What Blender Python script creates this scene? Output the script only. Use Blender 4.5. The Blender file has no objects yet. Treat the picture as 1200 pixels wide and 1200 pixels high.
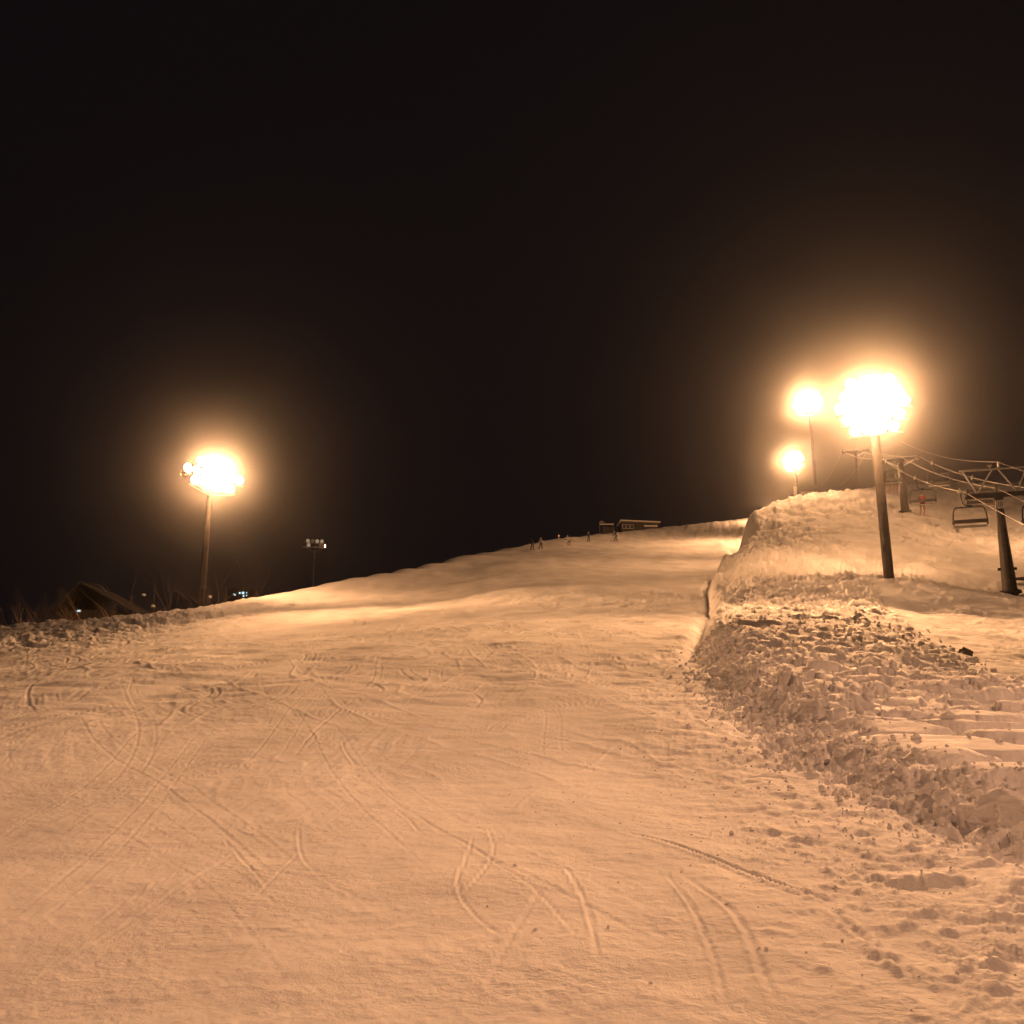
import bpy, bmesh, math, random
import numpy as np
from mathutils import Vector, Matrix

R = math.radians
random.seed(7)
rng = np.random.default_rng(11)
scene = bpy.context.scene
COL = scene.collection

# ------------------------------------------------------------------ camera, sky, exposure
PITCH = R(15.2)
CAM_H = 1.6
F = 1200.0                                   # focal length in photograph pixels (1200 wide)
cd = bpy.data.cameras.new("camera")
cd.sensor_width = 36.0
cd.lens = 36.0
cd.clip_start = 0.05
cd.clip_end = 3000
cam = bpy.data.objects.new("camera", cd)
COL.objects.link(cam)
cam.location = (0, 0, CAM_H)
cam.rotation_euler = (R(90) + PITCH, 0, 0)
scene.camera = cam

world = bpy.data.worlds.new("World")
scene.world = world
world.use_nodes = True
bg = world.node_tree.nodes["Background"]
bg.inputs["Color"].default_value = (0.0070, 0.0048, 0.0053, 1)
bg.inputs["Strength"].default_value = 0.72

scene.view_settings.view_transform = 'Standard'
scene.view_settings.look = 'None'
scene.view_settings.exposure = 0.0
scene.view_settings.gamma = 1.0
scene.view_settings.use_curve_mapping = False
scene.cycles.use_denoising = True
scene.cycles.max_bounces = 6
scene.cycles.diffuse_bounces = 4
scene.cycles.volume_bounces = 0
scene.cycles.sample_clamp_indirect = 6.0

SODIUM = (1.0, 0.485, 0.205)
SODIUM_COOL = (1.0, 0.49, 0.285)


# ------------------------------------------------------------------ camera geometry helpers
SP, CP = math.sin(PITCH), math.cos(PITCH)


def P(px, py, Y):
    u, v = (px - 600) / F, (600 - py) / F
    t = Y / (CP - v * SP)
    return (u * t, Y, CAM_H + (SP + v * CP) * t)


def proj(p):
    x, y, z = p
    z -= CAM_H
    fwd = y * CP + z * SP
    up = -y * SP + z * CP
    return 600 + F * x / fwd, 600 - F * up / fwd


# ---- vectorised noise
def _hash(ix, iy, seed):
    n = (ix.astype(np.int64) * 374761393 + iy.astype(np.int64) * 668265263 + seed * 144665 + 974634) & 0xFFFFFFFF
    n = ((n ^ (n >> 13)) * 1274126177) & 0xFFFFFFFF
    n = n ^ (n >> 16)
    return (n & 0xFFFFFF) / float(0x1000000)


def vnoise(x, y, seed=0):
    ix, iy = np.floor(x), np.floor(y)
    fx, fy = x - ix, y - iy
    ux = fx * fx * fx * (fx * (fx * 6 - 15) + 10)
    uy = fy * fy * fy * (fy * (fy * 6 - 15) + 10)
    a = _hash(ix, iy, seed)
    b = _hash(ix + 1, iy, seed)
    c = _hash(ix, iy + 1, seed)
    d = _hash(ix + 1, iy + 1, seed)
    return (a * (1 - ux) + b * ux) * (1 - uy) + (c * (1 - ux) + d * ux) * uy - .5


def fbm(x, y, octv, seed=0, gain=.5):
    o = np.zeros_like(x)
    a = 1.0
    for k in range(octv):
        o += a * vnoise(x * 2 ** k + 17.3 * k, y * 2 ** k - 9.1 * k, seed + k)
        a *= gain
    return o


# ------------------------------------------------------------------ terrain: two fitted surfaces
def sstep(a, b, x):
    t = np.clip((x - a) / (b - a), 0, 1)
    return t * t * (3 - 2 * t)


class TPS:
    def __init__(self, pts, lam=1e-4):
        p = np.array(pts, float)
        self.c = p[:, :2] / 100
        n = len(p)
        d = np.sqrt(((self.c[:, None] - self.c[None]) ** 2).sum(-1))
        K = self.phi(d) + lam * np.eye(n)
        Q = np.hstack([np.ones((n, 1)), self.c])
        A = np.zeros((n + 3, n + 3))
        A[:n, :n] = K
        A[:n, n:] = Q
        A[n:, :n] = Q.T
        b = np.zeros(n + 3)
        b[:n] = p[:, 2]
        s = np.linalg.solve(A, b)
        self.w, self.a = s[:n], s[n:]

    @staticmethod
    def phi(d):
        d2 = np.maximum(d * d, 1e-12)
        return 0.5 * d2 * np.log(d2)

    def __call__(self, x, y):
        x = np.asarray(x, float) / 100
        y = np.asarray(y, float) / 100
        out = self.a[0] + self.a[1] * x + self.a[2] * y
        for (cx, cy), w in zip(self.c, self.w):
            d2 = np.maximum((x - cx) ** 2 + (y - cy) ** 2, 1e-12)
            out = out + (0.5 * w) * d2 * np.log(d2)
        return out


_zy = [(-160, -18), (-120, -14), (-60, -7.6), (-20, -2.7), (0, 0), (5, .7), (11.4, 1.62), (16, 2.55), (22, 3.8),
       (35, 6.7), (45, 8.75), (57, 11.55), (68, 14.25), (80, 17.3), (95, 21.2), (110, 25.3), (150, 37.1), (200, 50.6)]


def zc(y):
    return float(np.interp(y, [a for a, b in _zy], [b for a, b in _zy]))


_ed = [(-160, 5), (-60, 4.6), (0, 4.25), (8.1, 3.95), (10.6, 3.62), (13.3, 3.5), (18, 3.75), (22, 4.25), (29, 5.5),
       (50, 10), (71, 14), (95, 20.3), (115, 24.5), (150, 32), (200, 42), (400, 80)]
_ey = np.array([a for a, b in _ed], float)
_ex = np.array([b for a, b in _ed], float)


def edge(y):
    return np.interp(y, _ey, _ex)


def right_lim(y):
    return np.interp(y, [-200, 0, 12, 17, 20, 24, 32, 52, 60, 80], [60, 50, 24, 12, 10.2, 10.6, 13, 19.0, 21, 27])


piste_pts = [(0, y, zc(y)) for y in (-160, -100, -60, -20, -5, 0, 5, 11.4, 16, 22, 28, 35, 45, 57, 68, 80, 95)]
for y in (-100, -40, 0, 8, 16, 24):
    piste_pts += [(-9, y, zc(y) - .12), (-25, y, zc(y) - 1.0), (-60, y, zc(y) - 6), (8, y, zc(y)), (30, y, zc(y) - .3), (80, y, zc(y))]
for y in (35, 45, 57):
    piste_pts += [(-6, y, zc(y) - .25), (12, y, zc(y) + .1), (30, y, zc(y) + .5)]
for y in (71, 95):
    piste_pts += [(edge(y), y, zc(y) + .012 * (y - 50)), (edge(y) + 25, y, zc(y) + .03 * (y - 50))]
crest = [(0, 738, 50), (80, 731, 57), (150, 724, 62.5), (235, 713, 70), (290, 704, 77), (350, 690, 86), (430, 675, 101),
         (500, 662, 121), (550, 651, 136), (600, 641, 152), (650, 633, 168), (700, 627, 185), (780, 619, 203), (830, 613, 212), (870, 609, 218)]
_c = np.array(crest, float)
_pxs = np.r_[0:871:29]
crest = [(p, float(np.interp(p, _c[:, 0], _c[:, 1])), float(np.interp(p, _c[:, 0], _c[:, 2]))) for p in map(float, _pxs)]
for _k in range(3):                                            # even out the corners of the crest line
    crest = [crest[0]] + [(b[0], (a[1] + 2 * b[1] + c[1]) / 4, (a[2] + 2 * b[2] + c[2]) / 4) for a, b, c in zip(crest, crest[1:], crest[2:])] + [crest[-1]]
for k, (px, py, Y) in enumerate(crest):
    p = P(px, py, Y)
    piste_pts.append(p)
    if Y < 145:
        for fy, dq in ((.88, 4), (.74, 7), (.58, 5)):
            if Y * fy > 38:
                piste_pts.append(P(px, 758 + (py - 758) * math.log(Y * fy / 35) / math.log(Y / 35) + dq, Y * fy))
    else:
        for fy in (.91, .78, .64, .5):
            piste_pts.append(P(px, 711 + (py - 711) * math.log(Y * fy / 57) / math.log(Y / 57), Y * fy))
    d1, d2 = (12, 45) if Y < 145 else (25, 90)
    for d, dz in ((d1, -1.2 if Y < 145 else .5), (d2, -11 if Y < 145 else -9), (d2 * 3, -28)):
        s = 1 + d / Y
        piste_pts.append((p[0] * s, p[1] * s, p[2] + dz))
piste_pts += [(-120, 20, -12), (-200, 0, -25), (-200, 200, -10), (-300, 400, -20), (0, 500, 5), (200, 500, 10), (150, 300, 25)]
piste_s = TPS(piste_pts)

right_pts = []
for y in (-160, -60, -20, 0, 6, 9, 12, 15, 18, 22, 26, 32, 40, 50):
    z0 = zc(y)
    right_pts.append((edge(y) + .5, y, z0 + (.38 if y < 16 else .5)))
    right_pts.append((edge(y) + 3.0, y, z0 + (.42 if y < 16 else .50 if y < 30 else .7)))
for y in (-60, 0, 8, 14):
    right_pts.append((12, y, zc(y) + .40))
    right_pts.append((30, y, zc(y) + .2))
    right_pts.append((80, y, zc(y)))
right_px = [(1200, 800, 22), (1260, 800, 22), (1165, 765, 31), (1150, 740, 38), (1220, 740, 38), (1180, 716, 50), (1260, 716, 50),
            (1183, 698, 60), (1230, 698, 60), (1100, 712, 50), (1042, 680, 59), (1075, 684, 57), (990, 683, 58.5), (950, 686, 58), (872, 684, 59), (846, 686, 66),
            (1000, 676, 66), (960, 668, 67), (1090, 668, 66), (1010, 655, 72), (960, 648, 74),
            (860, 658, 74), (855, 640, 95), (866, 624, 98), (900, 640, 84), (1050, 640, 76), (1100, 640, 79), (1180, 650, 77), (1260, 650, 77),
            (876, 606, 104), (900, 618, 94), (950, 615, 90), (1000, 612, 90), (1050, 607, 96), (1056, 597, 103), (1100, 592, 104), (1190, 592, 104), (1280, 592, 104),
            (900, 592, 108), (930, 582, 110), (960, 577, 110), (1000, 575, 116), (1060, 571, 120), (1130, 567, 122), (1200, 566, 124), (1290, 564, 126)]
right_pts += [P(*a) for a in right_px]
for a in right_px[-8:] + [(876, 606, 106)]:
    p = P(*a)
    for d, dz in ((14, .6), (50, 2), (140, 0)):
        s = 1 + d / a[2]
        right_pts.append((p[0] * s, p[1] * s, p[2] + dz))
right_pts += [(120, 60, 14), (200, 0, 5), (200, 300, 30), (100, 500, 15)]
right_s = TPS(right_pts)


def sdist(x, y):
    e = edge(y)
    sl = (edge(y + .5) - edge(y - .5))
    return (x - e) / np.sqrt(1 + sl * sl)


def base(x, y):
    x = np.asarray(x, float)
    y = np.asarray(y, float)
    s = sdist(x, y) + np.interp(y, [0, 30, 60, 100], [.10, .22, .7, 1.6]) * fbm(x / (1 + y / 30), y / (1 + y / 30), 3, 870, .6)
    w = np.interp(y, [0, 30, 60, 100], [1.15, 1.2, 1.5, 2.7])
    m = sstep(-.15 * w, w, s)
    zp = piste_s(x, y)
    zr = right_s(x, y)
    far = sstep(126, 160, y)
    zr = zr * (1 - far) + zp * far
    return zp * (1 - m) + zr * m


def voro(x, y, seed=0):
    """nearest cell: F1, F2, offsets from its point and three random values"""
    ix, iy = np.floor(x), np.floor(y)
    f1 = np.full(x.shape, 9.0)
    f2 = np.full(x.shape, 9.0)
    ox = np.zeros_like(x)
    oy = np.zeros_like(x)
    cx = np.zeros_like(x)
    cy = np.zeros_like(x)
    for i in (-1, 0, 1):
        for j in (-1, 0, 1):
            gx, gy = ix + i, iy + j
            dx = x - (gx + _hash(gx, gy, seed))
            dy = y - (gy + _hash(gx, gy, seed + 5))
            d = dx * dx + dy * dy
            n = d < f1
            f2 = np.where(n, f1, np.minimum(f2, d))
            f1 = np.where(n, d, f1)
            ox = np.where(n, dx, ox)
            oy = np.where(n, dy, oy)
            cx = np.where(n, gx, cx)
            cy = np.where(n, gy, cy)
    return (np.sqrt(f1), np.sqrt(f2), ox, oy, _hash(cx, cy, seed + 21), _hash(cx, cy, seed + 22), _hash(cx, cy, seed + 23))


# ---- where a sight line meets the ground (used to lay out marks and things)
_Yt = np.concatenate([np.linspace(3, 60, 400), np.linspace(60.3, 230, 400)])


def hit(px, py, base_fn=base):
    q = np.array([P(px, py, Y) for Y in _Yt])
    z = base_fn(q[:, 0], q[:, 1])
    below = np.nonzero(q[:, 2] < z)[0]
    if len(below) == 0:
        return None
    k = below[0]
    return q[k, 0], q[k, 1], z[k]


# ---- ski marks on the piste: a fine plan grid of heights
GX0, GX1, GY0, GY1, GS = -32.0, 9.0, 3.0, 66.0, 0.02
GW, GH = int((GX1 - GX0) / GS), int((GY1 - GY0) / GS)
marks = np.zeros((GH, GW), np.float32)


def stamp(poly, width, depth, lip=.5, fade=True):
    p = np.array(poly, float)
    # resample smoothly
    d = np.r_[0, np.cumsum(np.hypot(*np.diff(p, axis=0).T))]
    L = d[-1]
    n = max(6, int(L / .12))
    tt = np.linspace(0, L, n)
    q = np.c_[np.interp(tt, d, p[:, 0]), np.interp(tt, d, p[:, 1])]
    if len(q) > 8:                                           # round the corners off
        for _ in range(12):
            q[1:-1] = (q[:-2] + 2 * q[1:-1] + q[2:]) / 4
    pad = width * 3.2
    for k in range(n - 1):
        a, b = q[k], q[k + 1]
        i0 = int((min(a[0], b[0]) - pad - GX0) / GS)
        i1 = int((max(a[0], b[0]) + pad - GX0) / GS) + 1
        j0 = int((min(a[1], b[1]) - pad - GY0) / GS)
        j1 = int((max(a[1], b[1]) + pad - GY0) / GS) + 1
        i0, j0, i1, j1 = max(i0, 0), max(j0, 0), min(i1, GW), min(j1, GH)
        if i1 <= i0 or j1 <= j0:
            continue
        X, Y = np.meshgrid(GX0 + np.arange(i0, i1) * GS, GY0 + np.arange(j0, j1) * GS)
        ab = b - a
        l2 = ab @ ab + 1e-9
        t = ((X - a[0]) * ab[0] + (Y - a[1]) * ab[1]) / l2
        inside = (t >= 0) & (t < 1)
        side = ((X - a[0]) * ab[1] - (Y - a[1]) * ab[0]) / math.sqrt(l2)
        u = side / width
        s = (k + .5) / n
        f = min(1, s * 6, (1 - s) * 6) if fade else 1
        h = -np.exp(-u * u * 2) + lip * np.exp(-((u - 1.5) / .6) ** 2) + lip * .35 * np.exp(-((u + 1.5) / .6) ** 2)
        marks[j0:j1, i0:i1] += np.where(inside, h * depth * f, 0).astype(np.float32)


def px_poly(pts):
    o = []
    for a in pts:
        h = hit(*a, base_fn=piste_s)
        if h:
            o.append(h[:2])
    return o


hand = [  # (points in the photograph, width m, depth m, lip)
    ([(725, 980), (770, 990), (830, 1010), (870, 1027), (920, 1050), (960, 1062)], .075, .06, .5),
    ([(965, 1070), (1000, 1100), (1040, 1130), (1065, 1150), (1080, 1165)], .085, .028, .7),
    ([(350, 972), (350, 1000), (362, 1025), (390, 1046), (430, 1065)], .035, .022, .8),
    ([(258, 985), (285, 1012), (312, 1042)], .03, .02, .8),
    ([(355, 1000), (320, 1030), (300, 1060)], .04, .015, .8),
    ([(300, 990), (200, 1050), (100, 1112), (20, 1160)], .05, .018, .8),
    ([(230, 1015), (160, 1050), (90, 1095)], .035, .015, .8),
    ([(240, 985), (130, 1030), (40, 1080)], .04, .015, .8),
    ([(10, 1000), (150, 985), (300, 972), (450, 962), (620, 968), (700, 960)], .06, .02, .6),
    ([(660, 1020), (690, 1070), (700, 1125)], .05, .022, .8),
    ([(780, 1030), (810, 1065), (830, 1110), (845, 1150), (850, 1195)], .05, .03, .8),
    ([(795, 1030), (850, 1068), (880, 1100), (893, 1150), (912, 1190)], .07, .028, .8),
    ([(555, 985), (548, 1010), (530, 1050), (560, 1085), (595, 1112)], .04, .022, .8),
    ([(570, 972), (582, 1000), (560, 1040), (535, 1062)], .04, .02, .8),
    ([(480, 965), (560, 1000), (640, 1060), (680, 1110)], .04, .02, .6),
    ([(640, 1000), (700, 1018), (760, 1050)], .03, .02, .6),
    ([(520, 1055), (460, 1085), (400, 1120)], .08, .02, .4),
    ([(465, 955), (478, 966), (490, 978)], .04, .025, .8),
    ([(640, 1045), (600, 1100), (570, 1160)], .06, .015, .6),
    ([(880, 1000), (950, 1015), (1000, 1025), (1032, 1040)], .035, .03, .9),
    ([(800, 985), (860, 970), (900, 950), (920, 935)], .05, .02, .7),
    ([(400, 870), (405, 885), (418, 898)], .05, .03, .8),
    ([(155, 795), (150, 812), (160, 825)], .05, .02, .8),
    ([(672, 882), (690, 895), (695, 905)], .04, .03, .8),
    ([(520, 780), (515, 795), (530, 808)], .05, .02, .8),
    ([(620, 845), (650, 830), (700, 825)], .05, .02, .8),
    ([(445, 790), (470, 792), (485, 803)], .05, .02, .8),
]
for pts, w, d, lip in hand:
    q = px_poly(pts)
    if len(q) > 1:
        stamp(q, max(.013, w * .36), d * (.8 if d > .045 else .42), lip)


def arc(x, y, ang, length, curv):
    o = []
    n = max(5, int(length / .4))
    for k in range(n):
        o.append((x, y))
        x += math.sin(ang) * length / n
        y += math.cos(ang) * length / n
        ang += curv * length / n
    return o


rr = random.Random(5)
for _ in range(260):
    y = 7 + 52 * rr.random() ** .8
    x = rr.uniform(max(-30, -.52 * y - 3), float(edge(y)) - .6)
    ang = rr.gauss(.2, .75) + (math.pi if rr.random() < .3 else 0)
    near = y < 13
    curv = rr.uniform(-.5, .5) * (.4 if near else 1)
    L = rr.uniform(1.2, 5.5) * (.7 if near else 1.4)
    dep = rr.uniform(.004, .014) * (.7 if near else min(1.5, y / 13))
    w = rr.uniform(.018, .032) * (1 if near else min(1.5, y / 14))
    poly = arc(x, y, ang, L, curv)
    stamp(poly, w, dep, rr.uniform(.5, 1))
    if rr.random() < .55:
        off = rr.uniform(.18, .35)
        stamp([(a + off * math.cos(ang), b - off * math.sin(ang)) for a, b in poly], w, dep * .8, .7)
for _ in range(190):                                          # linked turns running down the piste
    y0 = rr.uniform(4, 44)
    x0 = rr.uniform(-.5 * y0 - 2, float(edge(y0)) - 1)
    L = rr.uniform(7, 20)
    amp, wl, ph, hd = rr.uniform(.03, .45), rr.uniform(8, 22), rr.uniform(0, 6.3), rr.gauss(.1, .6)
    w, dep, gap = rr.uniform(.012, .022), rr.uniform(.002, .0065), rr.uniform(.12, .5)
    far = max(1, min(1.6, y0 / 14))
    for sd in (-1, 1):
        poly = []
        for k in range(int(L / .35)):
            t = k * .35
            lat = amp * math.sin(t / wl * 6.283 + ph) + sd * gap / 2
            poly.append((x0 + t * math.sin(hd) + lat * math.cos(hd), y0 + t * math.cos(hd) - lat * math.sin(hd)))
        stamp(poly, w * far, dep * far * (1 if sd < 0 else .7), .8)


def sample_marks(x, y):
    fx = np.clip((x - GX0) / GS, 0, GW - 1.001)
    fy = np.clip((y - GY0) / GS, 0, GH - 1.001)
    i, j = fx.astype(int), fy.astype(int)
    a, b = fx - i, fy - j
    v = (marks[j, i] * (1 - a) * (1 - b) + marks[j, i + 1] * a * (1 - b) + marks[j + 1, i] * (1 - a) * b + marks[j + 1, i + 1] * a * b)
    ok = (x > GX0 + .1) & (x < GX1 - .1) & (y > GY0 + .1) & (y < GY1 - .1)
    return np.where(ok, v, 0)


_cord = hit(1110, 1090)
_cord2 = hit(905, 992)


def plates(x, y, size, seed, tilt, step):
    """broken snow: tilted plates with ragged outlines"""
    wx = x + .35 * size * fbm(x / size * 1.1, y / size * 1.1, 3, seed + 40)
    wy = y + .35 * size * fbm(x / size * 1.1 + 31, y / size * 1.1, 3, seed + 50)
    f1, f2, ox, oy, r1, r2, r3 = voro(wx / size, wy / (size * .8), seed)
    h = (r1 - .5) * step + size * tilt * ((r2 - .5) * ox * 2 + (r3 - .5) * oy * 2)
    crack = -step * .5 * np.exp(-((f2 - f1) / .10) ** 2)
    return h + crack


def detail(x, y):
    r = np.hypot(x, y)
    s = sdist(x, y)
    rl = right_lim(y)
    h = np.zeros_like(x)
    # ---------- groomed piste
    pm = 1 - sstep(-.5, .1, s)
    lines = np.zeros_like(x)
    for k, ang in enumerate((.2, -.45, .75)):                 # skidded, scraped streaks
        u_ = x * math.cos(ang) - y * math.sin(ang) + .25 * vnoise(x / 1.5, y / 1.5, 770 + k)
        v_ = x * math.sin(ang) + y * math.cos(ang)
        msk = np.clip(vnoise(x / 1.9 + 7 * k, y / 2.8, 780 + k) * 4 - .15, 0, 1)
        f_ = 1 + r / 25
        lines += msk * (fbm(u_ / (.10 * f_), v_ / (2.2 * f_), 3, 790 + 5 * k, .6) * .011 * f_ ** .5)
    for k, (ang, st, sc_) in enumerate(((.25, 4, .55), (-.5, 5, .8), (.8, 4, 1.1), (1.3, 6, .9), (-.15, 6, .7), (.5, 3, 1.6))):
        u_ = (x * math.cos(ang) - y * math.sin(ang)) / sc_
        v_ = (x * math.sin(ang) + y * math.cos(ang)) / (sc_ * st)
        n_ = vnoise(u_, v_, 700 + k) + .3 * vnoise(u_ * 2.1, v_ * 2.1, 720 + k)
        wid = .012 * (1 + r / 14) / sc_
        msk = np.clip(vnoise(x / 2.6 + k * 9, y / 4.5, 740 + k) * 3 + .15, 0, 1)
        lines += msk * np.exp(-(n_ / wid) ** 2) * (.006 + .0006 * np.minimum(r, 45))
    lines *= sstep(7, 13, r) * (1 - sstep(70, 110, r))
    soft = fbm(x / 3.2, y / 5.0, 3, 3) * .06 + fbm(x / 1.1, y / .8, 3, 9) * .018
    scr = fbm(x / .25 + y * .5, y / .45, 4, 12, .6) * .010 * np.exp(-r / 20) + np.clip(fbm(x / .10, y / .10, 3, 14, .6) - .12, 0, 1) * .02 * np.exp(-r / 8)
    roll = sstep(45, 70, y) * (1 - sstep(175, 210, y)) * (
        .05 * np.sin((y - .55 * x) / 8.5 + 1.5 * vnoise(x / 40, y / 40, 77)) + .22 * fbm(x / 44, y / 30, 2, 61))
    mid = fbm(x / 2.2, y / 1.4, 4, 15, .55) * .065 * sstep(12, 26, r) * (1 - sstep(60, 100, r))
    churn = np.abs(fbm(x / 1.3 + 5, y / 1.0, 3, 25)) * .075 * sstep(14, 24, r) * (1 - sstep(60, 90, r))
    h += pm * (soft + lines + scr + roll + mid + churn + sample_marks(x, y))
    near_edge = np.exp(-((s + .9) / .9) ** 2) * pm
    h += near_edge * fbm(x / .35, y / .22, 4, 33, .6) * .05
    if _cord is not None:
        for (cx, cy, cz), rad in ((_cord, .7), (_cord2, .35)):
            m = np.exp(-(((x - cx) / rad) ** 2 + ((y - cy) / (rad * 1.3)) ** 2) ** 2) * (.4 + 1.2 * np.clip(vnoise(x * 2, y * 2, 91) + .4, 0, 1))
            h += m * .006 * np.sin((x * .9 + (y - cy) * .25) * 2 * math.pi / .045)
    # lumps scattered towards the lower right
    lm = sstep(.8, 2.6, x) * (1 - sstep(8.5, 11, y)) * pm
    h += lm * (np.clip(fbm(x / .17, y / .13, 4, 71, .65), 0, 1) * .05)
    # ---------- rough belt along the bank's front
    belt = sstep(-.45, .05, s) * (1 - sstep(.6, 1.0, s)) * (1 - sstep(60, 120, y) * .6)
    bs = np.clip(y / 14, .8, 3)
    h += belt * (plates(x, y, .34, 101, .2, .04) * bs ** .5 + fbm(x / .3, y / .3, 5, 105, .65) * .10 * bs ** .4 + np.abs(fbm(x / .12, y / .12, 2, 108)) * .03)
    ek = sstep(22, 34, y) * (1 - sstep(88, 102, y)) * (1 + y / 55)
    h += ek * (.20 * np.exp(-((s - .35) / .45) ** 2) - .16 * np.exp(-((s + .35) / .3) ** 2)) * (1 + .8 * fbm(x / 1.1, y / 1.1, 3, 890))
    # ---------- smooth slabs cut by trenches near the camera
    top = sstep(.55, .95, s) * (1 - sstep(rl - .6, rl + .6, x))
    slab_m = top * (1 - sstep(13.2, 15.0, y - .3 * (x - 5) + .9 * vnoise(x / 1.5, y / 1.5, 200)))
    a = .42
    xr = x * math.cos(a) - y * math.sin(a) * -1 * .0 + 0
    u = (x * math.cos(a) - (y - 10) * math.sin(a))
    v = (x * math.sin(a) + (y - 10) * math.cos(a))
    u2 = u + .5 * fbm(u / 1.3, v / 1.3, 3, 210)
    v2 = v + .28 * fbm(u / 1.0 + 8, v / .8, 3, 214)
    f1, f2, ox, oy, r1, r2, r3 = voro(u2 / 2.2, v2 / .88, 231)
    bd = f2 - f1
    trench = np.exp(-(bd / .15) ** 2)
    h += slab_m * ((r1 - .5) * .10 - .24 * trench + trench * fbm(x / .14, y / .14, 3, 240, .6) * .14 + (r2 - .5) * .12 * oy + fbm(x / 2, y / 2, 2, 241) * .03)
    # ---------- broken plates farther up
    pl_m = top * sstep(13.0, 15.5, y - .3 * (x - 5) + .9 * vnoise(x / 1.5, y / 1.5, 200)) * (1 - sstep(70, 88, y))
    fadey = 1 + .9 * sstep(32, 48, y)
    h += pl_m * fadey * (plates(x * .55, y, .8, 301, .20, .15) + plates(x * .7, y, .36, 341, .2, .07) + fbm(x / .5, y / .4, 5, 381, .6) * .09)
    # ---------- slope below the lift: soft lumps, scrapes
    lift = sstep(.8, 2.0, s) * np.maximum(sstep(rl - .5, rl + 1.5, x), sstep(68, 85, y)) * (y > -5)
    md = sstep(60, 90, y)
    h += lift * (fbm(x / 4, y / 4, 5, 401, .55) * .26 * (1 + .5 * md) + np.clip(fbm(x / 1.2, y / .9, 5, 431, .6), 0, 1) * (.16 + .22 * md))
    scarp = np.abs(fbm(x / 9 + .2 * fbm(x / 3, y / 3, 2, 8), y / 4.5, 3, 451))
    h -= lift * md * .35 * np.exp(-(scarp / .05) ** 2)
    ms = sstep(54, 62, y) * (1 - sstep(100, 125, y)) * sstep(.8, 2.5, s)
    ms = ms * (1 - .95 * sstep(24, 28, x))
    h += ms * (np.abs(fbm(x / 1.9, y / 1.3, 5, 561, .65)) * .6 + plates(x * .6, y, .9, 571, .2, .13))
    # mound crest: ploughed clods
    mc = np.exp(-((x - 34) / 9) ** 2 - ((y - 106) / 12) ** 2) * sstep(2.0, 8.0, s)
    h += mc * (plates(x, y, 1.7, 501, .25, .2) + fbm(x / 1.2, y / 1.2, 5, 531, .62) * .42 - .2)
    # around the lift tower foot
    tf = np.exp(-((x - 29.5) / 3.2) ** 2 - ((y - 58.5) / 3.0) ** 2)
    h += tf * np.abs(fbm(x / .8, y / .8, 4, 541, .6)) * .5
    # ---------- left berm of pushed snow along the shoulder
    sh = np.interp(y, [30, 40, 50, 57, 63, 70, 80, 95, 118], [-20, -23, -25, -24.8, -23.6, -21.5, -20.6, -20, -16.5])
    bm = np.exp(-((x - sh - 4.0) / 3.6) ** 2) * sstep(32, 42, y) * (1 - sstep(66, 84, y))
    h += bm * (plates(x, y, 1.1, 601, .25, .16) + fbm(x / .6, y / .6, 4, 621, .6) * .2 + .12)
    cr = np.exp(-((x - sh) / 1.4) ** 2) * sstep(40, 50, y) * (1 - sstep(85, 130, y) * .6)
    h += cr * np.abs(fbm(x / 1.5, y / 1.5, 4, 641, .6)) * .4
    fc = sstep(150, 185, y) * pm
    h += fc * np.abs(fbm(x / 2.5, y / 2.5, 3, 661, .6)) * .35
    return h


def ground(x, y):
    x = np.atleast_1d(np.asarray(x, float))
    y = np.atleast_1d(np.asarray(y, float))
    return base(x, y) + detail(x, y)


def gz(x, y):
    return float(ground(x, y)[0])


# ------------------------------------------------------------------ materials
def new_mat(name):
    m = bpy.data.materials.new(name)
    m.use_nodes = True
    nt = m.node_tree
    return m, nt, nt.nodes["Principled BSDF"]


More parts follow.
